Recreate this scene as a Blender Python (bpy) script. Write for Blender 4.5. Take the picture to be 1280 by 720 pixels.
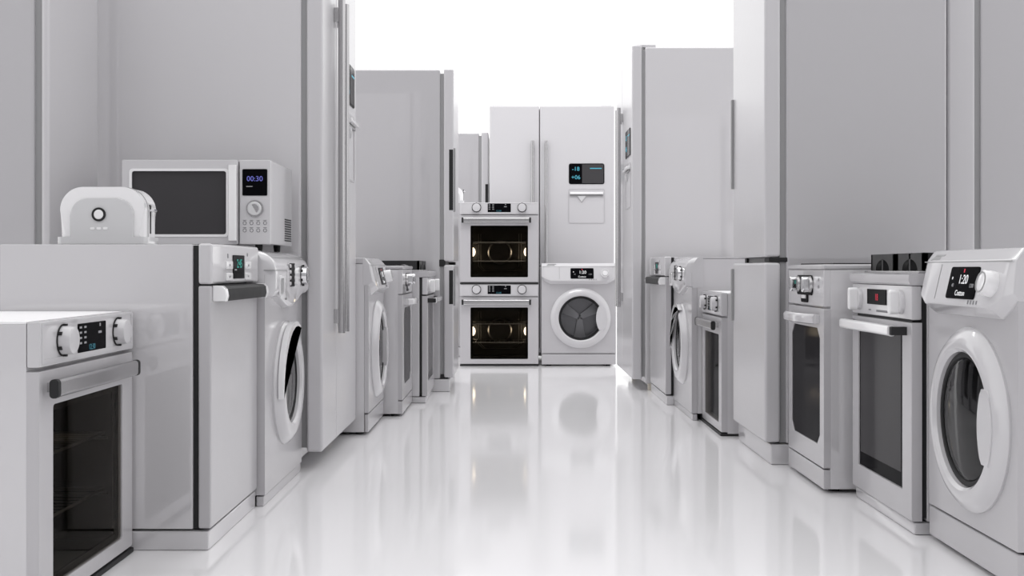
import bpy, bmesh, math
from math import sin, cos, pi, radians
from mathutils import Matrix, Vector

S = bpy.context.scene
C = S.collection
for o in list(bpy.data.objects):
    bpy.data.objects.remove(o)

# ------------------------------------------------------------------ camera, world, light, exposure
cam_d = bpy.data.cameras.new('camera')
cam = bpy.data.objects.new('camera', cam_d)
C.objects.link(cam)
cam.location = (0, 0, 0.8)
cam.rotation_euler = (radians(90), 0, 0)
cam_d.sensor_width = 36
cam_d.lens = 1419 / 1280 * 36
cam_d.shift_y = -24 / 1280
cam_d.clip_end = 200
S.camera = cam

w = bpy.data.worlds.new('white_studio')
S.world = w
w.use_nodes = True
w.node_tree.nodes['Background'].inputs[0].default_value = (1, 0.995, 1, 1)
w.node_tree.nodes['Background'].inputs[1].default_value = 1.3

S.view_settings.view_transform = 'Standard'
S.view_settings.look = 'None'
S.view_settings.gamma = 1
S.view_settings.exposure = 0.06
S.view_settings.use_curve_mapping = False

def area(name, loc, rot, sx, sy, power):
    d = bpy.data.lights.new(name, 'AREA')
    d.shape = 'RECTANGLE'; d.size = sx; d.size_y = sy; d.energy = power
    o = bpy.data.objects.new(name, d); C.objects.link(o)
    o.location = loc; o.rotation_euler = rot
    return o
area('added_fill_light', (0, 7.7, 4.0), (radians(22), 0, 0), 1.8, 1.2, 42)  # added lamp out of frame, brightens the appliances at the aisle end

# ------------------------------------------------------------------ materials
def mat(name, base, rough=0.3, metal=0.0, coat=0.0, coat_ior=1.5, ior=1.5, coat_rough=0.04, emit=None, es=1.0, var=0.04, scale=30):
    m = bpy.data.materials.new(name); m.use_nodes = True
    nt = m.node_tree; p = nt.nodes['Principled BSDF']
    p.inputs['Base Color'].default_value = (*base, 1)
    p.inputs['Metallic'].default_value = metal
    p.inputs['IOR'].default_value = ior
    p.inputs['Coat Weight'].default_value = coat
    p.inputs['Coat Roughness'].default_value = coat_rough
    p.inputs['Coat IOR'].default_value = coat_ior
    n = nt.nodes.new('ShaderNodeTexNoise'); n.inputs['Scale'].default_value = scale
    tc = nt.nodes.new('ShaderNodeTexCoord')
    nt.links.new(tc.outputs['Object'], n.inputs['Vector'])
    r = nt.nodes.new('ShaderNodeMapRange')
    r.inputs['To Min'].default_value = max(0.0, rough - var); r.inputs['To Max'].default_value = rough + var
    nt.links.new(n.outputs['Fac'], r.inputs['Value'])
    nt.links.new(r.outputs['Result'], p.inputs['Roughness'])
    if emit:
        p.inputs['Emission Color'].default_value = (*emit, 1)
        p.inputs['Emission Strength'].default_value = es
    return m

def glass_mat(name, tint, ior=1.6):
    m = bpy.data.materials.new(name); m.use_nodes = True
    nt = m.node_tree; nt.nodes.remove(nt.nodes['Principled BSDF'])
    out = nt.nodes['Material Output']
    tr = nt.nodes.new('ShaderNodeBsdfTransparent'); tr.inputs[0].default_value = (*tint, 1)
    gl = nt.nodes.new('ShaderNodeBsdfGlossy'); gl.inputs['Roughness'].default_value = 0.03
    fr = nt.nodes.new('ShaderNodeFresnel'); fr.inputs['IOR'].default_value = ior
    mx = nt.nodes.new('ShaderNodeMixShader')
    nt.links.new(fr.outputs[0], mx.inputs[0]); nt.links.new(tr.outputs[0], mx.inputs[1]); nt.links.new(gl.outputs[0], mx.inputs[2])
    nt.links.new(mx.outputs[0], out.inputs['Surface'])
    return m

M = {}
M['enamel'] = mat('white_enamel', (0.485, 0.475, 0.492), 0.36, coat=1.0, coat_ior=1.5, coat_rough=0.2, var=0.03)
M['side'] = mat('painted_steel_side', (0.60, 0.59, 0.607), 0.34, coat=1.0, coat_ior=2.0, var=0.03)
M['plastic'] = mat('white_plastic', (0.575, 0.567, 0.583), 0.3, coat=1.0)
M['doorwhite'] = mat('white_lacquered_door', (0.56, 0.551, 0.568), 0.36, coat=0.7, coat_ior=1.4, coat_rough=0.2)
M['shaded_side'] = mat('shaded_painted_side', (0.46, 0.451, 0.468), 0.34, coat=1.0, coat_ior=2.0)  # darker copy of the side paint, shade on fridge sides put into colour
M['smoke'] = mat('dark_smoked_glass', (0.03, 0.029, 0.031), 0.06, ior=1.04, var=0.02)
M['bright'] = mat('bright_white_plastic', (0.84, 0.835, 0.845), 0.18, coat=1.0)
M['grey'] = mat('grey_plastic', (0.30, 0.30, 0.305), 0.35)
M['dark'] = mat('dark_grey_plastic', (0.026, 0.026, 0.027), 0.5, ior=1.25)
M['gasket'] = mat('black_rubber_gasket', (0.012, 0.012, 0.013), 0.6)
M['black'] = mat('black_glass', (0.004, 0.004, 0.005), 0.1, ior=1.06, var=0.02)
M['greyglass'] = mat('smoked_mirror_glass', (0.06, 0.058, 0.061), 0.07, ior=1.08, var=0.02)
M['steel'] = mat('brushed_steel', (0.50, 0.495, 0.50), 0.26, metal=1.0, var=0.01, scale=8)
M['chrome'] = mat('polished_chrome', (0.72, 0.72, 0.73), 0.1, metal=1.0, var=0.02)
M['iron'] = mat('cast_iron', (0.012, 0.012, 0.013), 0.42)
M['cavity'] = mat('dark_oven_enamel', (0.03, 0.027, 0.024), 0.3)
M['wire'] = mat('oven_rack_wire', (0.32, 0.31, 0.30), 0.3, metal=1.0)
M['drum'] = mat('drum_steel', (0.22, 0.22, 0.225), 0.3, metal=1.0)
M['paddle'] = mat('drum_paddle_grey', (0.45, 0.45, 0.46), 0.4)
M['ovenglass'] = glass_mat('tinted_oven_glass', (0.6, 0.58, 0.55), 1.05)
M['dome'] = glass_mat('porthole_glass', (0.78, 0.78, 0.79), 1.35)
M['print'] = mat('grey_print', (0.20, 0.20, 0.21), 0.5)
M['cream'] = mat('cream_plastic_foot', (0.80, 0.74, 0.64), 0.4)
M['lamp'] = mat('oven_lamp', (0.9, 0.85, 0.75), 0.4, emit=(1, 0.86, 0.66), es=9.0)
M['lamp_low'] = mat('dim_oven_lamp', (0.8, 0.74, 0.62), 0.4, emit=(1, 0.84, 0.64), es=0.55)
M['lit_top'] = mat('lit_white_top', (0.88, 0.873, 0.885), 0.5)  # light falling on the oven tops is put into this whiter colour
M['cyan'] = mat('cyan_digits', (0.05, 0.3, 0.4), 0.5, emit=(0.08, 0.36, 0.45), es=0.32)
M['teal'] = mat('dim_teal_digits', (0.02, 0.1, 0.13), 0.5, emit=(0.03, 0.13, 0.17), es=0.6)
M['blue'] = mat('blue_digits', (0.1, 0.1, 0.4), 0.5, emit=(0.14, 0.16, 0.48), es=0.45)
M['green'] = mat('green_digits', (0.02, 0.3, 0.25), 0.5, emit=(0.01, 0.22, 0.17), es=0.4)
M['red'] = mat('red_digits', (0.4, 0.02, 0.04), 0.5, emit=(0.5, 0.012, 0.04), es=0.5)
M['white'] = mat('white_digits', (0.5, 0.5, 0.5), 0.5, emit=(0.6, 0.6, 0.62), es=0.75)
M['dim'] = mat('dim_digits', (0.2, 0.2, 0.2), 0.5, emit=(0.15, 0.15, 0.17), es=0.5)
M['clear'] = mat('pale_glossy_plastic', (0.60, 0.60, 0.61), 0.12, coat=1.0)
M['floor'] = mat('glossy_white_floor', (0.88, 0.872, 0.886), 0.09, ior=1.5, var=0.02, scale=4)
M['wall'] = mat('added_wall_grey', (0.42, 0.42, 0.43), 0.8)

# ------------------------------------------------------------------ mesh helpers
def obj(name, bm, m, parent=None, loc=None, rot=None, angle=32, label=None):
    bmesh.ops.recalc_face_normals(bm, faces=bm.faces[:])
    me = bpy.data.meshes.new(name); bm.to_mesh(me); bm.free()
    me.materials.append(M[m])
    me.shade_smooth(); me.set_sharp_from_angle(angle=radians(angle))
    o = bpy.data.objects.new(name, me); C.objects.link(o)
    wn = o.modifiers.new('weighted_normals', 'WEIGHTED_NORMAL'); wn.keep_sharp = True; wn.weight = 100
    if parent: o.parent = parent
    if loc: o.location = loc
    if rot: o.rotation_euler = rot
    if label: o['label'] = label
    return o

def bx(x0, x1, y0, y1, z0, z1, b=0.0, seg=2, bm=None):
    bm = bm or bmesh.new()
    mt = Matrix.Translation(((x0+x1)/2, (y0+y1)/2, (z0+z1)/2)) @ Matrix.Diagonal((abs(x1-x0), abs(y1-y0), abs(z1-z0), 1))
    r = bmesh.ops.create_cube(bm, size=1, matrix=mt)
    if b > 0:
        ed = list({e for v in r['verts'] for e in v.link_edges})
        bmesh.ops.bevel(bm, geom=ed, offset=b, segments=seg, profile=0.5, affect='EDGES')
    return bm

def P(axis, u, v, a):
    return {'y': (u, a, v), 'x': (a, u, v), 'z': (u, v, a)}[axis]

def prism(pts, a0, a1, axis='y', b=0.0, seg=2, bm=None, both=False):
    bm = bm or bmesh.new()
    A = [bm.verts.new(P(axis, u, v, a0)) for u, v in pts]
    B = [bm.verts.new(P(axis, u, v, a1)) for u, v in pts]
    f = bm.faces.new(A); f2 = bm.faces.new(B[::-1])
    n = len(pts)
    for i in range(n):
        bm.faces.new((A[i], A[(i+1) % n], B[(i+1) % n], B[i]))
    if b > 0:
        bmesh.ops.bevel(bm, geom=list(f.edges) + (list(f2.edges) if both else []), offset=b, segments=seg, profile=0.5, affect='EDGES')
    return bm

def frame(outer, inner, y0, y1, bm=None, b=0.0):
    bm = bm or bmesh.new()
    n = len(outer)
    def ring(pts, y): return [bm.verts.new((u, y, v)) for u, v in pts]
    O0, I0, O1, I1 = ring(outer, y0), ring(inner, y0), ring(outer, y1), ring(inner, y1)
    fr = []
    for i in range(n):
        j = (i+1) % n
        fr.append(bm.faces.new((O0[i], O0[j], I0[j], I0[i])))
        bm.faces.new((O1[i], I1[i], I1[j], O1[j]))
        bm.faces.new((O0[i], O1[i], O1[j], O0[j]))
        bm.faces.new((I0[i], I0[j], I1[j], I1[i]))
    if b > 0:
        ed = [e for i in range(n) for e in (bm.edges.get((O0[i], O0[(i+1) % n])), bm.edges.get((I0[i], I0[(i+1) % n])))]
        bmesh.ops.bevel(bm, geom=ed, offset=b, segments=2, profile=0.5, affect='EDGES')
    return bm

def rrect(cx, cz, wd, ht, r, n=4):
    out = []
    for (sx, sz, a0) in ((1, 1, 0), (-1, 1, 90), (-1, -1, 180), (1, -1, 270)):
        for k in range(n+1):
            a = radians(a0 + 90*k/n)
            out.append((cx + sx*(wd/2-r) + r*cos(a), cz + sz*(ht/2-r) + r*sin(a)))
    return out

def shell(x0, x1, y0, y1, z0, z1, th=0.012):
    """cabinet open at the front"""
    bm = bmesh.new()
    bx(x0, x0+th, y0, y1, z0, z1, bm=bm); bx(x1-th, x1, y0, y1, z0, z1, bm=bm)
    bx(x0+th, x1-th, y0, y1, z0, z0+th, bm=bm); bx(x0+th, x1-th, y0, y1, z1-th, z1, bm=bm)
    bx(x0+th, x1-th, y1-th, y1, z0+th, z1-th, bm=bm)
    return bm

def holed_panel(x0, x1, z0, z1, cx, cz, r, y0, y1, b=0.004):
    """flat front panel with a round opening"""
    ang = sorted({2*pi*k/56 for k in range(56)} | {math.atan2(z-cz, x-cx) % (2*pi) for x in (x0, x1) for z in (z0, z1)})
    outer, inner = [], []
    for a in ang:
        c, s = cos(a), sin(a)
        k = min((x1-cx)/c if c > 1e-9 else ((x0-cx)/c if c < -1e-9 else 1e9), (z1-cz)/s if s > 1e-9 else ((z0-cz)/s if s < -1e-9 else 1e9))
        outer.append((cx+c*k, cz+s*k)); inner.append((cx+c*r, cz+s*r))
    return frame(outer, inner, y0, y1)

def rect4(x0, x1, z0, z1, c=0.0):
    if c <= 0: return [(x1, z1), (x0, z1), (x0, z0), (x1, z0)]
    return [(x1, z1-c), (x1-c, z1), (x0+c, z1), (x0, z1-c), (x0, z0+c), (x0+c, z0), (x1-c, z0), (x1, z0+c)]

def lathe(prof, cx=0, cz=0, n=32, bm=None, axis='y', cy=0.0):
    """prof: list of (radius, along); revolves round y (or z) axis"""
    bm = bm or bmesh.new()
    rings = []
    for r, a in prof:
        if r < 1e-6:
            p = (cx, a, cz) if axis == 'y' else (cx, cy, a)
            rings.append([bm.verts.new(p)])
        else:
            rr = []
            for k in range(n):
                t = 2*pi*k/n
                p = (cx+r*cos(t), a, cz+r*sin(t)) if axis == 'y' else (cx+r*cos(t), cy+r*sin(t), a)
                rr.append(bm.verts.new(p))
            rings.append(rr)
    for A, B in zip(rings, rings[1:]):
        for k in range(n):
            j = (k+1) % n
            if len(A) == 1 and len(B) == 1: continue
            if len(A) == 1: bm.faces.new((A[0], B[k], B[j]))
            elif len(B) == 1: bm.faces.new((A[k], B[0], A[j]))
            else: bm.faces.new((A[k], B[k], B[j], A[j]))
    return bm

def tube(pts, r, n=8, closed=False, bm=None, sx=1.0):
    bm = bm or bmesh.new()
    pts = [Vector(p) for p in pts]
    N = len(pts); rings = []
    for i, p in enumerate(pts):
        a = pts[(i-1) % N] if (closed or i > 0) else p
        c = pts[(i+1) % N] if (closed or i < N-1) else p
        t = (c-a).normalized()
        up = Vector((0, 0, 1)) if abs(t.z) < 0.9 else Vector((1, 0, 0))
        s = t.cross(up).normalized(); u = s.cross(t).normalized()
        rings.append([bm.verts.new(p + s*(r*sx*cos(2*pi*k/n)) + u*(r*sin(2*pi*k/n))) for k in range(n)])
    m = N if closed else N-1
    for i in range(m):
        A, B = rings[i], rings[(i+1) % N]
        for k in range(n):
            j = (k+1) % n
            bm.faces.new((A[k], B[k], B[j], A[j]))
    if not closed:
        bm.faces.new(rings[0][::-1]); bm.faces.new(rings[-1])
    return bm

def text(name, s, size, m, parent, loc, rot=None):
    cu = bpy.data.curves.new(name, 'FONT'); cu.body = s; cu.size = size
    cu.align_x = 'CENTER'; cu.align_y = 'CENTER'; cu.extrude = 0.0003; cu.resolution_u = 3
    t = bpy.data.objects.new(name, cu); C.objects.link(t)
    bpy.context.view_layer.update()
    dg = bpy.context.evaluated_depsgraph_get()
    me = bpy.data.meshes.new_from_object(t.evaluated_get(dg))
    bpy.data.objects.remove(t)
    me.transform(Matrix.Rotation(radians(90), 4, 'X'))
    me.materials.clear(); me.materials.append(M[m])
    o = bpy.data.objects.new(name, me); C.objects.link(o)
    o.parent = parent; o.location = loc
    if rot: o.rotation_euler = rot
    return o

def thing(name, label, cat, loc, rotz=0.0, group=None):
    o = bpy.data.objects.new(name, None); C.objects.link(o)
    o.empty_display_size = 0.1
    o.location = loc; o.rotation_euler = (0, 0, rotz)
    o['label'] = label; o['category'] = cat
    if group: o['group'] = group
    return o

def knob(name, parent, x, y, z, r, h, m='plastic', rot=None, ring=True, n=28, notches=0):
    """round knob standing out towards -y from (x,y,z)"""
    pr = [(0, -h), (r*0.80, -h), (r*0.92, -h*0.93), (r*0.97, -h*0.5), (r, -0.001), (r, 0.002), (0, 0.002)]
    k = obj(name, lathe(pr, n=n), m, parent, (x, y, z), rot)
    if ring:
        q = [(r*0.80, -h-0.0004), (r*0.80, -h-0.0016), (r*0.70, -h-0.0016), (r*0.70, -h-0.0004)]
        obj('knob_ring', lathe(q+[q[0]], n=n), 'grey', k)
    if notches:
        g = lathe([(r*1.1, -0.0025), (r*1.1, 0.0005), (0, 0.0005), (0, -0.0025), (r*1.1, -0.0025)], n=n)
        obj('knob_shadow_gap', g, 'dark', k)
        for i in range(notches):
            t = 2*pi*(i+0.5)/notches
            obj('grip_notch', bx(r*cos(t)-0.004, r*cos(t)+0.004, -h*0.35, -h*0.05, r*sin(t)-0.004, r*sin(t)+0.004), 'dark', k)
    return k

def feet(t, W, D, h=0.016, inset=0.06, m='dark'):
    for sx in (-1, 1):
        for y in (0.05, D-0.06):
            obj('foot', lathe([(0, 0), (0.02, 0), (0.022, h), (0, h)], n=12, axis='z', cx=sx*(W/2-inset), cy=y), m, t)

# ------------------------------------------------------------------ structure
def struct(name, bm, m):
    o = obj(name, bm, m); o['kind'] = 'structure'; return o
struct('floor', bx(-30, 30, -6, 60, -0.05, 0), 'floor')
struct('wall_added_behind_camera', bx(-9, 9, -4.2, -4.0, 0, 6.0), 'wall')  # unseen wall added behind the camera to block the white world there

# ------------------------------------------------------------------ appliance builders (front faces -y, base at z=0)
def side_by_side_fridge(t, W=1.0, H=2.25, D=0.88, split=0.40, temps=True):
    x0, x1 = -W/2, W/2
    xs = x0 + split*W
    obj('body', bx(x0+0.006, x1-0.006, 0.085, D, 0.045, H-0.012, 0.012), 'side', t)
    obj('gasket', bx(x0+0.016, x1-0.016, 0.062, 0.09, 0.09, H-0.03), 'grey', t)
    obj('kick_plate', bx(x0+0.03, x1-0.03, 0.14, 0.16, 0.012, 0.07), 'grey', t)
    for sx in (-1, 1):
        obj('hinge_cover', bx(sx*(W/2-0.07)-0.045, sx*(W/2-0.07)+0.045, 0.03, 0.16, H-0.013, H+0.008, 0.004), 'plastic', t)
        for y in (0.13, D-0.07):
            obj('foot', bx(sx*(W/2-0.05)-0.022, sx*(W/2-0.05)+0.022, y-0.02, y+0.02, 0, 0.05, 0.004), 'cream' if y < 0.2 else 'dark', t)
    d1 = obj('freezer_door', bx(x0, xs-0.003, 0, 0.065, 0.074, H, 0.012, 3), 'doorwhite', t)
    d2 = obj('fridge_door', bx(xs+0.003, x1, 0, 0.065, 0.074, H, 0.012, 3), 'doorwhite', t)
    for d, x in ((d1, xs-0.062), (d2, xs+0.058)):
        obj('handle', tube([(x, -0.032, 0.53), (x, -0.032, 1.94)], 0.015, 14), 'steel', d)
        for z in (0.60, 1.87):
            obj('handle_mount', bx(x-0.009, x+0.009, -0.034, 0.002, z-0.03, z+0.03, 0.003), 'steel', d)
    # display and dispenser on the wider door
    a, b = x0+0.635*W, x0+0.92*W
    cx = (a+b)/2
    ds = obj('display', prism(rrect(cx, 1.648, b-a, 0.185, 0.018), -0.004, 0.006, b=0.001), 'black', t)
    text('display_digits', '-18', 0.052, 'cyan', ds, (a+0.062, -0.0048, 1.69))
    text('display_digits', '+06', 0.052, 'cyan', ds, (a+0.062, -0.0048, 1.615))
    obj('display_pane', bx(a+0.118, b-0.008, -0.0052, -0.0035, 1.563, 1.733), 'greyglass', ds)
    obj('display_line', bx(cx+0.03, b-0.025, -0.0062, -0.005, 1.692, 1.700), 'cyan', ds)
    dp = obj('dispenser_frame', frame(rrect(cx, 1.36, b-a+0.01, 0.31, 0.02), rrect(cx, 1.36, b-a-0.006, 0.294, 0.014), -0.003, 0.004), 'enamel', t)
    obj('dispenser_lip', bx(a+0.008, b-0.012, -0.03, 0.0, 1.462, 1.484, 0.006), 'bright', dp)
    obj('dispenser_slot', bx(a+0.008, b-0.012, -0.012, 0.0, 1.449, 1.459), 'grey', dp)
    pb = bmesh.new()
    prism([(cx-0.085, 1.45), (cx-0.005, 1.45), (cx-0.045, 1.395)], -0.014, 0.001, b=0.002, seg=1, bm=pb)
    obj('dispenser_paddle', pb, 'clear', dp)

def two_door_fridge(t, W=0.66, H=2.1, D=0.74, dt=0.065, flip=1):
    x0, x1 = -W/2, W/2
    obj('body', bx(x0+0.003, x1-0.003, dt+0.022, D, 0.085, H-0.004, 0.012), 'shaded_side', t)
    obj('gasket', bx(x0+0.014, x1-0.014, dt-0.002, dt+0.026, 0.09, H-0.03), 'grey', t)
    obj('plinth', bx(x0+0.003, x1-0.003, 0.025, D, 0.0, 0.084, 0.008), 'side', t)
    u = obj('upper_door', bx(x0, x1, 0, dt, 0.848, H, 0.012, 3), 'doorwhite', t)
    l = obj('lower_door', bx(x0, x1, 0, dt, 0.092, 0.826, 0.012, 3), 'doorwhite', t)
    obj('hinge', bx(x1-0.09, x1-0.004, 0.018, dt+0.03, 0.828, 0.846, 0.003), 'dark', t)
    obj('hinge', bx(x0+0.004, x0+0.05, dt-0.01, dt+0.03, 0.815, 0.86, 0.003), 'dark', t)
    obj('lower_hinge', bx(x0+0.004, x0+0.06, dt-0.03, dt+0.02, 0.086, 0.115, 0.003), 'dark', t)
    for d, z0, z1 in (((u, 1.17, 1.585), (l, 0.56, 0.80)) if flip else ()):
        obj('handle', bx(flip*(x0+0.006), flip*(x0+0.026), -0.012, 0.004, z0, z1, 0.004), 'grey', d)
        obj('handle_recess', bx(flip*(x0-0.001), flip*(x0+0.008), 0.004, 0.03, z0+0.01, z1-0.01, 0.002), 'dark', d)

def porthole(t, cx, cz, R, r, bite, y=0.0, ring_mat='plastic'):
    dr = obj('door_ring', lathe([(R, y+0.003), (R, y-0.006), (R*0.97, y-0.016), (R*0.90, y-0.030), (R*0.83, y-0.036),
                                 (r*1.06, y-0.034), (r*1.01, y-0.026), (r, y-0.012), (r, y+0.003), (R, y+0.003)], cx, cz, n=56), ring_mat, t)
    obj('drum', lathe([(r*1.0, y+0.001), (r*0.98, y+0.10), (r*0.9, y+0.16), (0, y+0.165)], cx, cz, n=40), 'drum', t)
    pb = bmesh.new()
    for k in range(3):
        a = radians(90+120*k + 180)
        d = Vector((cos(a), sin(a))); s = Vector((-d.y, d.x))
        q = [Vector((cx, cz)) + s*wd + d*l for wd, l in ((-0.02, 0), (0.02, 0), (0.034, r*0.55), (0.05, r*0.97), (-0.05, r*0.97), (-0.034, r*0.55))]
        prism([(v.x, v.y) for v in q], y+0.12, y+0.158, bm=pb)
    obj('drum_spider', pb, 'paddle', t)
    obj('porthole_glass', lathe([(r*0.99, y-0.004), (r*0.93, y-0.006), (r*0.90, y-0.014), (r*0.6, y-0.020), (0, y-0.022)], cx, cz, n=48), 'dome', t)
    obj('glass_rim', lathe([(r*1.0, y-0.003), (r*0.995, y-0.016), (r*0.93, y-0.018), (r*0.90, y-0.008), (r*0.90, y-0.003)], cx, cz, n=48), 'dark', t)
    if bite:
        # white grip that bites a concave piece out of the glass on its right
        a = radians(32)
        pts = []
        for k in range(13):
            q = a - 2*a*k/12
            pts.append((cx+R*0.86*cos(q*0.86), cz+R*0.86*sin(q*0.86)))
        for k in range(13):
            s = -1 + 2*k/12
            pts.append((cx + r*(0.97*cos(a) - (1-s*s)*0.13), cz + s*r*1.02*sin(a)))
        obj('door_handle', prism(pts, y-0.037, y-0.014, b=0.004), ring_mat, t)
    return dr

def washer_wedge(t, W=0.60, H=0.853, D=0.58):
    """washing machine with a wedge control panel and chamfered chin"""
    x0, x1 = -W/2, W/2
    bm = bmesh.new()
    obj('body', shell(x0, x1, 0.021, D, 0.014, H-0.03), 'side', t)
    obj('lid', bx(x0, x1, 0.018, D, H-0.029, H, 0.006), 'enamel', t)
    obj('front_panel', holed_panel(x0+0.001, x1-0.001, 0.106, 0.80, 0.015, 0.395, 0.181, 0.0, 0.02), 'enamel', t)
    obj('plinth', bx(x0+0.001, x1-0.001, 0.0, 0.02, 0.013, 0.100, 0.006), 'enamel', t)
    feet(t, W, D, 0.014)
    cols = [(x0-0.001, [(0.03, H), (0.018, H), (-0.004, 0.822), (-0.020, 0.738), (0.0, 0.722), (0.03, 0.722)]),
            (x0+0.022, [(0.03, H), (0.018, H), (-0.010, 0.822), (-0.032, 0.722), (-0.004, 0.700), (0.03, 0.700)]),
            (x0+0.075, [(0.03, H), (0.018, H), (-0.012, 0.822), (-0.040, 0.702), (-0.004, 0.672), (0.03, 0.672)]),
            (x1-0.075, [(0.03, H), (0.018, H), (-0.012, 0.822), (-0.040, 0.702), (-0.004, 0.672), (0.03, 0.672)]),
            (x1-0.022, [(0.03, H), (0.018, H), (-0.010, 0.822), (-0.030, 0.728), (-0.004, 0.700), (0.03, 0.700)]),
            (x1+0.001, [(0.03, H), (0.018, H), (-0.004, 0.822), (-0.012, 0.738), (0.0, 0.722), (0.03, 0.722)])]
    V = [[bm.verts.new((x, y, z)) for y, z in p] for x, p in cols]
    for A, B in zip(V, V[1:]):
        for k in range(len(A)-1):
            bm.faces.new((A[k], A[k+1], B[k+1], B[k]))
        bm.faces.new((A[-1], A[0], B[0], B[-1]))
    bm.faces.new(V[0]); bm.faces.new(V[-1][::-1])
    bmesh.ops.recalc_face_normals(bm, faces=bm.faces[:])
    bmesh.ops.bevel(bm, geom=[e for e in bm.edges if len(e.link_faces) == 2 and e.calc_face_angle() > radians(14)], offset=0.004, segments=2, profile=0.5, affect='EDGES')
    cp = obj('control_panel', bm, 'plastic', t)
    th = math.atan(0.028/0.12)
    def face(z): return -0.012 - (0.822-z)*0.028/0.12
    rot = (-th, 0, 0)
    dz = 0.762
    ds = obj('display', prism(rrect(0, 0, 0.19, 0.088, 0.008), -0.003, 0.002, b=0.0006, seg=1), 'black', cp, (0.025, face(dz), dz), rot)
    text('time_digits', '1:20', 0.036, 'white', ds, (0.005, -0.0036, 0.008))
    text('programme_word', 'Cotton', 0.022, 'white', ds, (0.0, -0.0036, -0.029))
    text('temperature_digits', '40', 0.015, 'dim', ds, (-0.06, -0.0036, -0.008))
    text('spin_speed_digits', '1200', 0.015, 'dim', ds, (0.066, -0.0036, -0.008))
    obj('alert_mark', bx(-0.003, 0.003, -0.0038, -0.003, 0.028, 0.038), 'red', ds)
    obj('status_mark', lathe([(0.004, -0.0038), (0, -0.0038)], n=10, cx=-0.07, cz=0.012), 'white', ds)
    kz = 0.760
    knob('programme_knob', cp, 0.212, face(kz)+0.001, kz, 0.034, 0.032, 'bright', rot)
    for k in range(4):
        obj('indicator', bx(-0.003, 0.003, -0.001, 0.001, -0.005, 0.005), 'print', cp, (0.085+k*0.018, face(0.712), 0.712), rot)
    obj('drawer_seam', bx(-0.001, 0.001, -0.001, 0.001, -0.05, 0.05), 'grey', cp, (x0+0.145, face(0.764), 0.764), rot)
    obj('drawer_seam', bx(-0.25*W, 0.73*W, -0.001, 0.001, -0.0012, 0.0012), 'grey', cp, (x0+0.26*W, face(0.8195), 0.8195), rot)
    pts = [(0.034*cos(radians(a)), 0.02*sin(radians(a))) for a in range(0, 181, 15)]
    obj('finger_recess', prism(pts, -0.0015, 0.002), 'grey', cp, (x0+0.075, 0.0035-0.012, 0.824), (-0.78, 0, 0))
    obj('name_plate', bx(-0.035, 0.035, -0.001, 0.001, -0.003, 0.003), 'grey', cp, (x0+0.085, 0.004, 0.838), (-0.78, 0, 0))
    porthole(t, 0.015, 0.395, 0.248, 0.180, True, 0.0)

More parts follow.
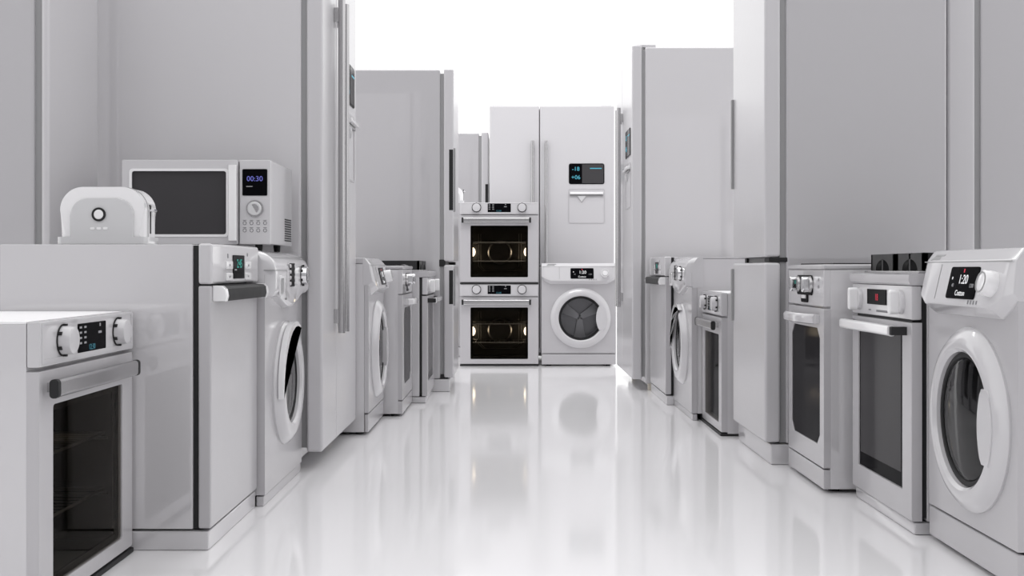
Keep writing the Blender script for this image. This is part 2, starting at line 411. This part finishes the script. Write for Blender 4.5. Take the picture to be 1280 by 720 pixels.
def washer_round(t, W=0.68, H=0.862, D=0.60):
    """washing machine with a pillow control panel whose lower edge smiles"""
    x0, x1 = -W/2, W/2
    obj('body', shell(x0+0.001, x1-0.001, 0.031, D, 0.037, H-0.01), 'side', t)
    obj('lid', bx(x0, x1, 0.03, D, H-0.009, H, 0.003), 'enamel', t)
    obj('front_panel', holed_panel(x0, x1, 0.038, 0.78, 0.01, 0.385, 0.146, 0.0, 0.03), 'enamel', t)
    obj('plinth', bx(x0, x1, 0.004, 0.03, 0.0, 0.034, 0.004), 'enamel', t)
    obj('base_rail', bx(x0+0.02, x1-0.02, 0.05, D-0.02, 0.0, 0.036), 'dark', t)
    # pillow panel: columns over x, rows over a rounded profile
    bm = bmesh.new(); cols = []
    n = 28
    for i in range(n+1):
        u = -1 + 2*i/n
        x = u*(W/2+0.002)
        e = max(0.0, (abs(u)-0.90)/0.10)
        bulge = 0.038*math.sqrt(max(0.0, 1-e*e))
        s = min(1.0, max(0.0, (abs(u)-0.05)/0.75)); sm = s*s*(3-2*s)
        zb = 0.655 + 0.045*sm
        prof = [(0.06, H+0.002)]
        for k in range(7):
            a = radians(90*k/6)
            prof.append((0.05 - (0.045+bulge)*sin(a), H+0.002 - 0.075*(1-cos(a))))
        f = 0.005-bulge
        prof += [(f, 0.74), (f, zb+0.025), (f*0.75+0.002, zb+0.008), (0.004, zb), (0.06, zb)]
        cols.append([bm.verts.new((x, y, z)) for y, z in prof])
    for A, B in zip(cols, cols[1:]):
        for k in range(len(A)-1):
            bm.faces.new((A[k], A[k+1], B[k+1], B[k]))
        bm.faces.new((A[-1], A[0], B[0], B[-1]))
    bm.faces.new(cols[0]); bm.faces.new(cols[-1][::-1])
    cp = obj('control_panel', bm, 'plastic', t, angle=40)
    y = -0.033
    dbm = bmesh.new()
    prism(rrect(-0.03, 0.778, 0.075, 0.084, 0.004), y-0.003, y+0.002, bm=dbm)
    ds = obj('display', dbm, 'black', cp)
    for k in range(4):
        for sx in (-1, 1):
            obj('display_button', lathe([(0.007, y+0.001), (0.007, y-0.0035), (0.005, y-0.0045), (0, y-0.0045)], n=14, cx=-0.03+sx*0.038, cz=0.747+k*0.021), 'plastic', ds)
    obj('drawer_seam', bx(x0-0.001, -0.13, y-0.0005, 0.03, 0.7935, 0.7965), 'grey', cp)
    obj('drawer_grip', frame(rrect(-0.215, 0.74, 0.075, 0.075, 0.012), rrect(-0.215, 0.74, 0.055, 0.055, 0.01), y-0.003, y+0.002), 'bright', cp)
    obj('drawer_recess', prism(rrect(-0.215, 0.74, 0.055, 0.055, 0.01), y-0.001, y+0.002), 'grey', cp)
    obj('panel_seam', bx(-0.131, -0.128, y-0.0005, y+0.004, 0.69, 0.797), 'grey', cp)
    k = knob('programme_knob', cp, 0.17, y, 0.775, 0.036, 0.022, 'chrome', notches=6)
    porthole(t, 0.01, 0.385, 0.225, 0.145, False, 0.0)
    # raised crescent over the ring, thick at the upper outside
    cb = bmesh.new()
    pts = []
    for i in range(25):
        a = radians(60 + 130*i/24); pts.append((0.01+0.222*cos(a), 0.385+0.222*sin(a)))
    for i in range(25):
        a = radians(190 - 130*i/24); wv = 0.024*sin(pi*i/24)
        pts.append((0.01+(0.222-0.004-wv)*cos(a), 0.385+(0.222-0.004-wv)*sin(a)))
    obj('door_handle', prism(pts, -0.040, -0.02, b=0.004, bm=cb), 'bright', t)

def dishwasher(t, W=0.594, H=0.8725, D=0.60):
    x0, x1 = -W/2, W/2
    obj('body', bx(x0+0.004, x1-0.004, 0.052, D, 0.06, H-0.003, 0.003), 'side', t)
    obj('gasket', bx(x0+0.012, x1-0.012, 0.034, 0.055, 0.06, H-0.006), 'gasket', t)
    obj('plinth', bx(x0, x1, 0.006, D, 0.0, 0.055, 0.006), 'side', t)
    obj('control_panel', bx(x0, x1, -0.004, 0.036, 0.756, H, 0.008, 3), 'plastic', t)
    d = obj('door', bx(x0, x1, 0.0, 0.036, 0.062, 0.752, 0.006), 'enamel', t)
    cp = t.children[-2]
    cp = [c for c in t.children if c.name.startswith('control_panel')][0]
    h = obj('handle', prism([(-0.034, 0.707), (-0.038, 0.720), (-0.036, 0.742), (-0.028, 0.749), (0.0, 0.751), (0.0, 0.744), (-0.026, 0.738), (-0.026, 0.707)], x0+0.05, x1-0.03, axis='x'), 'dark', d)
    for xa, xb in ((x0+0.02, x0+0.05), (x1-0.03, x1-0.004)):
        pts = [(0.0, 0.707), (-0.036, 0.707), (-0.040, 0.722), (-0.036, 0.742), (-0.026, 0.751), (0.0, 0.752)]
        obj('handle_end_cap', prism(pts, xa, xb, axis='x', b=0.003), 'bright', h)
    y = -0.004
    ds = obj('display', prism(rrect(0.015, 0.806, 0.145, 0.072, 0.004), y-0.002, y+0.002), 'black', cp)
    text('display_digits', '2:45', 0.038, 'green', ds, (0.02, y-0.0026, 0.815))
    obj('display_mark', bx(-0.04, -0.015, y-0.0028, y-0.002, 0.795, 0.799), 'dim', ds)
    for xb in (-0.105, 0.135):
        for z in (0.776, 0.811):
            b = obj('button', bx(xb-0.038, xb+0.038, y-0.004, y+0.002, z-0.012, z+0.012, 0.002), 'bright', cp)
            obj('button_mark', bx(xb-0.006, xb+0.006, y-0.0046, y-0.0035, z-0.003, z+0.003), 'print', b)
    obj('printed_mark', bx(-0.12, -0.112, y-0.0012, y, 0.832, 0.845), 'print', cp)
    obj('printed_mark', bx(0.13, 0.138, y-0.0012, y, 0.84, 0.85), 'print', cp)

def oven(t, W=0.638, H=0.68, D=0.55, lamps='lamp'):
    x0, x1 = -W/2, W/2
    b = bmesh.new()
    bx(x0, x0+0.05, 0.03, D, 0.012, H-0.006, bm=b); bx(x1-0.05, x1, 0.03, D, 0.012, H-0.006, bm=b)
    bx(x0+0.05, x1-0.05, 0.03, D, 0.012, 0.045, bm=b); bx(x0+0.05, x1-0.05, 0.03, D, 0.53, H-0.006, bm=b)
    bx(x0+0.05, x1-0.05, D-0.03, D, 0.045, 0.53, bm=b)
    obj('body', b, 'side', t)
    obj('lit_top_cover', bx(x0, x1, 0.03, D, H-0.006, H, 0.001, 1), 'lit_top', t)
    obj('base_strip', bx(x0, x1, -0.004, D-0.02, 0.0, 0.014, 0.003), 'gasket', t)
    c = bmesh.new()
    i0, i1, zz0, zz1, yb = x0+0.054, x1-0.054, 0.05, 0.525, D-0.05
    bx(i0-0.003, i0, 0.03, yb, zz0, zz1, bm=c); bx(i1, i1+0.003, 0.03, yb, zz0, zz1, bm=c)
    bx(i0, i1, 0.03, yb, zz0-0.003, zz0, bm=c); bx(i0, i1, 0.03, yb, zz1, zz1+0.003, bm=c); bx(i0, i1, yb, yb+0.003, zz0, zz1, bm=c)
    cv = obj('cavity', c, 'cavity', t)
    fb = bmesh.new()
    lathe([(0.105, yb-0.001), (0.105, yb-0.012), (0.095, yb-0.016), (0.09, yb-0.012), (0.09, yb-0.001)], 0, 0.27, n=36, bm=fb)
    obj('fan_ring', fb, 'wire', cv)
    gb = bmesh.new()
    for g in (0.185, 0.165):
        tube([(-g, yb-0.008, 0.43), (-g, yb-0.008, 0.15), (-g+0.04, yb-0.008, 0.11), (g-0.04, yb-0.008, 0.11), (g, yb-0.008, 0.15), (g, yb-0.008, 0.43)], 0.0035, 6, bm=gb)
    obj('heating_element', gb, 'wire', cv)
    for z in (0.19, 0.345):
        r = bmesh.new()
        tube([(i0+0.008, 0.06, z), (i1-0.008, 0.06, z), (i1-0.008, yb-0.03, z), (i0+0.008, yb-0.03, z)], 0.0045, 6, closed=True, bm=r)
        for k in range(13):
            x = i0+0.03 + k*(i1-i0-0.06)/12
            tube([(x, 0.06, z), (x, yb-0.03, z)], 0.0025, 5, bm=r)
        tube([(i0+0.008, 0.26, z), (i1-0.008, 0.26, z)], 0.003, 6, bm=r)
        obj('oven_rack', r, 'wire', t)
        for sx in (-1, 1):
            xx = i0 if sx < 0 else i1
            obj('rack_rail', tube([(xx-sx*0.006, 0.05, z-0.014), (xx-sx*0.006, yb-0.02, z-0.014)], 0.005, 6), 'wire', cv)
    for sx in (-1, 1):
        xx = i0 if sx < 0 else i1
        lb = bmesh.new()
        prof = [(0.045, 0.0), (0.043, 0.03), (0.034, 0.05), (0.018, 0.06), (0, 0.063)]
        lathe(prof, n=18, bm=lb)
        obj('oven_lamp', lb, lamps, cv, (xx, 0.32, 0.27), (0, 0, radians(-90 if sx < 0 else 90)))
    # door
    zt = 0.566
    d = obj('door', frame(rrect(0, (0.018+zt)/2, W, zt-0.018, 0.005, 2), rrect(0, 0.27, 0.472, 0.424, 0.008, 2), 0.0, 0.03, b=0.003), 'enamel', t)
    obj('door_glass', bx(-0.24, 0.24, 0.006, 0.012, 0.052, 0.488), 'ovenglass', d)
    obj('glass_border', frame(rect4(-0.24, 0.24, 0.054, 0.486), rect4(-0.218, 0.218, 0.075, 0.465), 0.013, 0.02), 'gasket', d)
    h = obj('handle', prism(rrect(-0.030, 0.526, 0.020, 0.042, 0.009, 4), -0.292, 0.245, axis='x'), 'steel', d)
    for sx in (-1, 1):
        xe = -0.292 if sx < 0 else 0.245
        obj('handle_end_cap', prism(rrect(-0.030, 0.526, 0.0215, 0.0435, 0.009, 4), xe, xe+sx*0.016, axis='x', b=0.002), 'dark', h)
        obj('handle_mount', bx(xe-sx*0.03-0.012, xe-sx*0.03+0.012, -0.024, 0.002, 0.515, 0.537), 'steel', h)
    cp = obj('control_panel', bx(x0, x1, -0.002, 0.03, 0.574, H, 0.005, 2), 'plastic', t)
    obj('panel_trim', frame(rect4(x0+0.008, x1-0.008, 0.582, H-0.006), rect4(x0+0.02, x1-0.02, 0.592, H-0.008), -0.0035, 0.0), 'plastic', cp)
    y = -0.002
    ds = obj('display', prism(rrect(0, 0.628, 0.19, 0.072, 0.003), y-0.002, y+0.002), 'black', cp)
    for k in range(4):
        for xk in (-0.08, -0.05):
            obj('display_mark', bx(xk-0.007, xk+0.007, y-0.0028, y-0.002, 0.652-k*0.013, 0.657-k*0.013), 'dim', ds)
    text('display_digits', '12:30', 0.020, 'teal', ds, (-0.005, y-0.0028, 0.602))
    obj('display_mark', bx(0.04, 0.062, y-0.0028, y-0.002, 0.634, 0.640), 'dim', ds)
    obj('display_mark', bx(0.048, 0.056, y-0.0028, y-0.002, 0.652, 0.660), 'dim', ds)
    for sx in (-1, 1):
        knob('knob', cp, sx*0.187, y, 0.630, 0.035, 0.030, 'plastic', ring=False, notches=6)

def arch_plate(bm, L, h, leg, axis, a, thick, off, z):
    """upright grate plate with a rounded opening between its two legs"""
    pts = [(off, z), (off+leg, z)]
    R = (L-2*leg)/2
    for k in range(1, 12):
        q = pi - pi*k/12
        pts.append((off+L/2+R*cos(q), z+(h*0.66)*sin(q)))
    pts += [(off+L-leg, z), (off+L, z), (off+L, z+h), (off, z+h)]
    prism(pts, a, a+thick, axis=axis, bm=bm)

def gas_range(t, W=0.598, H=0.786, D=0.60):
    x0, x1 = -W/2, W/2
    obj('body', bx(x0, x1, 0.045, D, 0.04, H-0.03, 0.006), 'side', t)
    obj('gasket', bx(x0+0.006, x1-0.006, 0.030, 0.05, 0.05, H-0.04), 'gasket', t)
    obj('plinth', bx(x0+0.004, x1-0.004, 0.008, D, 0.0, 0.038, 0.008), 'side', t)
    pts = [(0.0, H-0.036), (-0.008, H-0.030), (-0.012, H-0.018), (-0.010, H-0.004), (0.0, H), (D, H), (D, H-0.036)]
    obj('hob_top', prism(pts, x0-0.002, x1+0.002, axis='x'), 'enamel', t)
    obj('hob_tray', bx(x0+0.03, x1-0.03, 0.03, D-0.03, H-0.004, H+0.008, 0.004), 'steel', t)
    zt = H+0.008
    for sx in (-1, 1):
        g = bmesh.new()
        xa = 0.012 if sx > 0 else -W/2+0.045
        L = W/2-0.057
        for y in (0.05, D-0.07):
            arch_plate(g, L, 0.055, 0.05, 'y', y, 0.014, xa, zt)
        Ly = D-0.12
        for half in (0, 1):
            for xx in (xa, xa+L/2-0.007, xa+L-0.014):
                arch_plate(g, Ly/2, 0.055, 0.045, 'x', xx, 0.014, 0.05+half*Ly/2, zt)
        arch_plate(g, L, 0.055, 0.05, 'y', 0.05+Ly/2-0.007, 0.014, xa, zt)
        obj('pan_support', g, 'iron', t)
        for yb in (0.18, 0.42):
            bn = obj('burner', lathe([(0.0, zt), (0.05, zt), (0.048, zt+0.012), (0.036, zt+0.014), (0.036, zt+0.02), (0, zt+0.022)], n=20, axis='z', cx=xa+L/4, cy=yb), 'iron', t)
    cp = obj('control_panel', bx(x0, x1, -0.002, 0.03, 0.646, H-0.037, 0.005), 'plastic', t)
    y = -0.002
    ds = obj('display', prism(rrect(-0.025, 0.708, 0.19, 0.05, 0.002), y-0.003, y+0.002), 'black', cp)
    text('display_digits', '18', 0.032, 'red', ds, (-0.02, y-0.0038, 0.706))
    obj('name_plate', bx(-0.03, 0.075, y-0.0012, y, 0.659, 0.666), 'print', cp)
    obj('printed_mark', bx(-0.11, -0.09, y-0.0012, y, 0.662, 0.666), 'print', cp)
    for xk in (-0.212, 0.205):
        k = knob('knob', cp, xk, y, 0.698, 0.038, 0.012, 'plastic', ring=False)
        obj('knob_grip', prism(rrect(0, 0, 0.022, 0.076, 0.01), -0.040, -0.010, b=0.006, seg=3), 'bright', k)
    obj('vent_gap', bx(x0+0.03, x1-0.02, 0.008, 0.03, 0.626, 0.646), 'gasket', t)
    gx0, gx1, gz0, gz1 = -0.228, 0.212, 0.126, 0.604
    d = obj('door', frame(rect4(x0, x1, 0.042, 0.638), rect4(gx0, gx1, gz0, gz1), -0.002, 0.03, b=0.004), 'enamel', t)
    obj('door_glass', bx(gx0-0.004, gx1+0.004, 0.004, 0.012, gz0-0.004, gz1+0.004), 'black', d)
    obj('inner_pane', bx(gx0+0.012, gx1-0.022, 0.0028, 0.006, gz0+0.046, gz1-0.006), 'greyglass', d)
    h = obj('handle', prism(rrect(-0.044, 0.611, 0.026, 0.034, 0.011, 4), x0+0.03, x1-0.055, axis='x', b=0.002), 'bright', d)
    for xa, xb in ((x0+0.012, x0+0.03), (x1-0.055, x1-0.038)):
        obj('handle_bracket', bx(xa, xb, -0.051, 0.0, 0.598, 0.624, 0.003), 'gasket', h)

def cooker(t, W=0.52, H=0.816, D=0.60):
    x0, x1 = -W/2, W/2
    obj('body', bx(x0, x1, 0.022, D, 0.014, H-0.02, 0.004), 'side', t)
    feet(t, W, D, 0.016)
    obj('hob_top', bx(x0-0.002, x1+0.002, -0.006, D, H-0.018, H, 0.006, 3), 'enamel', t)
    obj('hob_glass', bx(x0+0.03, x1-0.03, 0.04, D-0.05, H-0.002, H+0.005, 0.002), 'greyglass', t)
    obj('rear_ledge', bx(x0+0.01, x1-0.01, D-0.05, D-0.004, H-0.002, H+0.022, 0.006), 'enamel', t)
    cp = obj('control_panel', bx(x0, x1, -0.002, 0.024, 0.664, H-0.02, 0.003), 'plastic', t)
    y = -0.002
    ds = obj('display', prism(rect4(-0.115, 0.115, 0.702, 0.776, 0.012), y-0.003, y+0.002), 'black', cp)
    obj('display_tab', prism(rect4(-0.05, 0.05, 0.674, 0.703, 0.006), y-0.0032, y+0.002), 'black', ds)
    for k in range(3):
        obj('button', bx(-0.03+k*0.022, -0.016+k*0.022, y-0.008, y-0.003, 0.688, 0.702, 0.002), 'bright', ds)
    text('display_digits', '12:05', 0.022, 'green', ds, (-0.005, y-0.0036, 0.75))
    for sx in (-1, 1):
        k = knob('knob', cp, sx*0.088, y-0.003, 0.742, 0.031, 0.010, 'steel', ring=False)
        obj('knob_grip', prism(rrect(0, 0, 0.03, 0.058, 0.014), -0.034, -0.008, b=0.006, seg=3), 'chrome', k)
    for z in (0.735, 0.76):
        obj('indicator', lathe([(0.006, y-0.001), (0, y-0.001)], n=10, cx=0.19, cz=z), 'print', cp)
    inn = rect4(-0.205, 0.205, 0.165, 0.585, 0.036); out = rect4(x0, x1, 0.088, 0.658, 0.004)
    d = obj('door', frame(out, inn, -0.002, 0.024, b=0.002), 'enamel', t)
    obj('door_glass', prism(rect4(-0.207, 0.207, 0.163, 0.587, 0.036), 0.002, 0.01), 'smoke', d)
    # bowed flat handle
    b = bmesh.new(); sec = []
    for i in range(13):
        u = -1+2*i/12
        yc = -0.018 - 0.032*(1-u*u)**0.5
        sec.append([b.verts.new((u*0.2, yc+dy, 0.618+dz)) for dy, dz in ((-0.008, -0.014), (-0.010, 0.008), (-0.002, 0.018), (0.008, 0.018), (0.008, -0.018), (-0.002, -0.018))])
    for A, B in zip(sec, sec[1:]):
        for k in range(6): b.faces.new((A[k], A[(k+1) % 6], B[(k+1) % 6], B[k]))
    b.faces.new(sec[0]); b.faces.new(sec[-1][::-1])
    h = obj('handle', b, 'plastic', d, angle=45)
    for sx in (-1, 1):
        obj('handle_mount', bx(sx*0.19-0.012, sx*0.19+0.012, -0.018, 0.0, 0.602, 0.634, 0.002), 'plastic', h)
    obj('storage_drawer', bx(x0, x1, -0.002, 0.024, 0.014, 0.083, 0.003), 'enamel', t)

def microwave(t, W=0.527, H=0.30, D=0.39):
    x0, x1 = -W/2, W/2
    for sx in (-1, 1):
        for y in (0.04, D-0.04):
            obj('foot', lathe([(0, 0), (0.012, 0), (0.014, 0.024), (0, 0.024)], n=12, axis='z', cx=sx*(W/2-0.05), cy=y), 'dark', t)
    zb = 0.022; zt = zb+H
    obj('body', bx(x0, x1, 0.02, D, zb, zt, 0.006), 'plastic', t)
    xs = x0+0.416
    d = obj('door', frame(rrect((x0+xs-0.004)/2, (zb+zt)/2, xs-0.004-x0, H, 0.006, 2), rrect(-0.0605, zb+0.148, 0.336, 0.226, 0.008, 2), 0.0, 0.022, b=0.003), 'plastic', t)
    obj('window_rim', frame(rrect(-0.0605, zb+0.148, 0.352, 0.242, 0.012, 3), rrect(-0.0605, zb+0.148, 0.334, 0.224, 0.008, 3), -0.0025, 0.003), 'bright', d)
    obj('door_glass', bx(-0.23, 0.109, 0.006, 0.014, zb+0.034, zb+0.262), 'greyglass', d)
    obj('handle', prism(rrect(0.1325, -0.012, 0.03, 0.024, 0.008, 4), zb+0.012, zt-0.02, axis='z', b=0.003), 'bright', d)
    cp = obj('control_panel', bx(xs, x1, 0.0, 0.022, zb, zt, 0.005), 'plastic', t)
    cx = (xs+x1)/2
    ds = obj('display', prism(rrect(cx, zb+0.220, 0.088, 0.094, 0.004), -0.002, 0.002), 'black', cp)
    text('display_digits', '00:30', 0.026, 'blue', ds, (cx, -0.0027, zb+0.232))
    obj('display_mark', bx(cx-0.03, cx-0.008, -0.0028, -0.002, zb+0.204, zb+0.207), 'dim', ds)
    k = obj('dial', lathe([(0, -0.012), (0.022, -0.012), (0.025, -0.009), (0.026, 0.0), (0, 0.0)], cx, zb+0.127, n=32), 'clear', cp)
    obj('dial_ring', lathe([(0.026, 0.001), (0.026, -0.006), (0.030, -0.006), (0.031, 0.001), (0.026, 0.001)], cx, zb+0.127, n=32), 'steel', k)
    pts = [(cx, zb+0.127)] + [(cx+0.016*cos(radians(a)), zb+0.127+0.016*sin(radians(a))) for a in range(-60, 121, 15)]
    obj('dial_arrow', prism(pts, -0.0128, -0.0115), 'steel', k)
    for r in range(2):
        for c in range(4):
            ic = bmesh.new()
            x = cx-0.036+c*0.024; z = zb+0.078-r*0.026
            tube([(x+0.006*cos(a*pi/6), -0.0006, z-0.002+0.006*sin(a*pi/6)) for a in range(12)], 0.0009, 4, closed=True, bm=ic)
            bx(x-0.006, x+0.006, -0.001, 0.001, z+0.007, z+0.0088, bm=ic)
            obj('programme_icon', ic, 'print', cp)
    v = bmesh.new()
    for r in range(10):
        obj('vent_slat', bx(x1-0.0005, x1+0.001, D-0.14, D-0.02, zb+0.018+r*0.0088, zb+0.023+r*0.0088), 'dark', t)
    v.free()

def arch_pts(wd, ht, r, n=8):
    out = [(wd/2, 0)]
    for k in range(n+1):
        a = radians(90*k/n); out.append((wd/2-r+r*cos(a), ht-r+r*sin(a)))
    for k in range(n+1):
        a = radians(90+90*k/n); out.append((-wd/2+r+r*cos(a), ht-r+r*sin(a)))
    return out + [(-wd/2, 0)]

def toaster(t, W=0.27, H=0.168, D=0.17):
    zb = 0.012
    obj('base', prism(rrect(0, D/2, W+0.018, D+0.024, 0.02), 0.0, 0.022, axis='z', b=0.003), 'clear', t)
    def sh(p): return [(x, z+zb) for x, z in p]
    obj('body', prism(sh(arch_pts(W, H-zb, 0.068, 12)), 0.0, D, b=0.016, seg=4, both=True), 'bright', t)
    obj('side_seam', frame(sh(arch_pts(W+0.002, H-zb+0.001, 0.068, 12)), sh(arch_pts(W-0.006, H-zb-0.004, 0.066, 12)), 0.030, 0.033), 'grey', t)
    fp = obj('front_plate', prism(sh(arch_pts(W-0.062, H-zb-0.034, 0.05)), -0.006, 0.004, b=0.003), 'clear', t)
    cx, cz = -0.008, 0.088
    obj('dial_ring', lathe([(0.0205, -0.003), (0.0205, -0.010), (0.0145, -0.010), (0.0145, -0.003), (0.0205, -0.003)], cx, cz, n=28), 'dark', fp)
    obj('dial', lathe([(0.0145, -0.003), (0.0145, -0.009), (0.012, -0.011), (0, -0.011)], cx, cz, n=28), 'bright', fp)
    for k in (-1, 0, 1):
        obj('button', prism(rrect(cx+k*0.019, 0.047, 0.014, 0.008, 0.0038), -0.008, -0.002, b=0.001), 'bright', fp)
    obj('lever_slot', bx(W/2-0.006, W/2+0.0005, D/2-0.008, D/2+0.008, 0.032, 0.12, 0.002), 'gasket', t)
    obj('lever', bx(W/2-0.002, W/2+0.016, D/2-0.016, D/2+0.016, 0.098, 0.106, 0.003), 'chrome', t)
    for y in (D*0.36, D*0.64):
        obj('bread_slot', bx(-0.06, 0.06, y-0.01, y+0.01, H-0.006, H+0.0006), 'gasket', t)

# ------------------------------------------------------------------ placing
L_, R_ = radians(90), radians(-90)
def left(name, label, cat, X, Y0, Y1, group=None): return thing(name, label, cat, (X, (Y0+Y1)/2, 0), L_, group), Y1-Y0-0.004
def right(name, label, cat, X, Y0, Y1, group=None): return thing(name, label, cat, (X, (Y0+Y1)/2, 0), R_, group), Y1-Y0-0.004

SB, TD, WW, WR = 'side by side refrigerators', 'two door refrigerators', 'washing machines with wedge panel', 'washing machines with rounded panel'
DW, OV, GR, CK = 'dishwashers', 'built-in ovens', 'gas ranges', 'slim cookers'

# --- left row, near to far
t, W = left('built_in_oven', 'white oven with wire racks behind dark glass, nearest on the left, below the toaster', 'oven', -1.073, 2.575, 3.212, OV)
oven(t, W, 0.68, lamps='lamp_low')
t, W = left('dishwasher', 'white dishwasher with dark flat handle and green digits, right under the toaster', 'dishwasher', -0.855, 3.219, 3.812, DW)
dishwasher(t, W)
t, W = left('washing_machine', 'round-panelled washing machine under the microwave, beside the near dishwasher', 'washing machine', -0.831, 3.816, 4.484, WR)
washer_round(t, W)
t, W = left('side_by_side_refrigerator', 'tall double-door refrigerator with long chrome handles, standing behind the microwave', 'refrigerator', -0.749, 4.49, 5.452, SB)
side_by_side_fridge(t, W, 2.25, 0.90, split=0.365)
t, W = left('washing_machine', 'wedge-panelled washing machine just past the big left refrigerator', 'washing machine', -0.69, 5.458, 6.10, WW)
washer_wedge(t, W)
t, W = left('slim_cooker', 'slim white cooker in the left row, after the wedge-panelled washing machine', 'cooker', -0.594, 6.14, 6.735, CK)
cooker(t, W)
t, W = left('gas_range', 'white gas range with black pan supports in the left row, before the far refrigerator', 'range', -0.505, 6.75, 7.36, GR)
gas_range(t, W)
t, W = left('two_door_refrigerator', 'two-door refrigerator with slim grey edge handles at the far end of the left row', 'refrigerator', -0.379, 7.37, 8.03, TD)
two_door_fridge(t, W)
t, W = left('two_door_refrigerator', 'tall white refrigerator seen behind the toaster at the left picture edge', 'refrigerator', -1.59, 3.895, 4.365, TD)
two_door_fridge(t, W, 2.2, 0.7, 0.028, flip=0)

# --- right row, near to far
t, W = right('washing_machine', 'wedge-panelled washing machine nearest on the right, display reading 1:20', 'washing machine', 1.237, 2.772, 3.372, WW)
washer_wedge(t, W)
t, W = right('gas_range', 'white gas range with red digits and white bar handle, right foreground', 'range', 1.199, 3.40, 3.995, GR)
gas_range(t, W)
t, W = right('slim_cooker', 'slim cooker with corner-cut oven window, right row beside the red-digit range', 'cooker', 1.112, 4.04, 4.56, CK)
cooker(t, W)
t, W = right('two_door_refrigerator', 'tall two-door refrigerator in the right row, between slim cooker and small oven', 'refrigerator', 1.03, 4.625, 5.295, TD)
two_door_fridge(t, W, 2.1, 0.745)
t, W = right('built_in_oven', 'low oven with dark glass in the right row, behind the tall near refrigerator', 'oven', 1.0, 5.42, 5.97, OV)
oven(t, 0.638, 0.685, lamps='clear'); t.scale = (W/0.638, 1, 1)
t, W = right('washing_machine', 'round-panelled washing machine in the right row, between low oven and dishwasher', 'washing machine', 0.947, 5.98, 6.655, WR)
washer_round(t, W)
t, W = right('dishwasher', 'far white dishwasher with dark handle, right row beside the tall double-door refrigerator', 'dishwasher', 0.90, 6.66, 7.40, DW)
dishwasher(t, W, 0.872)
t, W = right('side_by_side_refrigerator', 'tall double-door refrigerator at the far end of the right row', 'refrigerator', 0.788, 7.45, 8.55, SB)
side_by_side_fridge(t, W, 2.27, 0.80)
t, W = right('two_door_refrigerator', 'tall white refrigerator behind the near washing machine at the right picture edge', 'refrigerator', 1.813, 4.72, 5.40, TD)
two_door_fridge(t, W, 2.3, 0.7, 0.115)

# --- across the end of the aisle
t = thing('built_in_oven', 'lower oven of the stacked pair at the end of the aisle', 'oven', (-0.105, 9.33, 0), 0, OV)
oven(t, 0.645, 0.672)
t = thing('built_in_oven', 'upper oven of the stacked pair at the end of the aisle', 'oven', (-0.105, 9.33, 0.673), 0, OV)
oven(t, 0.645, 0.672)
t = thing('washing_machine', 'white washing machine facing down the aisle beside the stacked ovens', 'washing machine', (0.549, 9.33, 0), 0, WW)
washer_wedge(t, 0.612, 0.846)
t = thing('side_by_side_refrigerator', 'bright double-door refrigerator facing down the aisle behind the stacked ovens', 'refrigerator', (0.357, 10.136, 0), 0, SB)
side_by_side_fridge(t, 1.114, 2.257, 0.85)
t = thing('two_door_refrigerator', 'pale refrigerator half hidden behind the stacked ovens, left of the bright one', 'refrigerator', (-0.215, 10.72, 0), L_, TD)
two_door_fridge(t, 0.66, 2.05)
t = thing('toaster', 'small white toaster on the upper stacked oven, mostly hidden by the far left refrigerator', 'toaster', (-0.525+0.0, 9.45, 1.345), 0, 'toasters')
toaster(t, 0.24, 0.138, 0.15)

# --- on the worktops
t = thing('toaster', 'rounded white toaster with a round dial standing on the near dishwasher', 'toaster', (-1.2125, 3.36, 0.8725), 0, 'toasters')
toaster(t, 0.25, 0.170, 0.11)
t = thing('microwave', 'white microwave with dark window and 00:30 display on the rounded washing machine', 'microwave', (-1.1185, 4.02, 0.864), 0)
microwave(t)
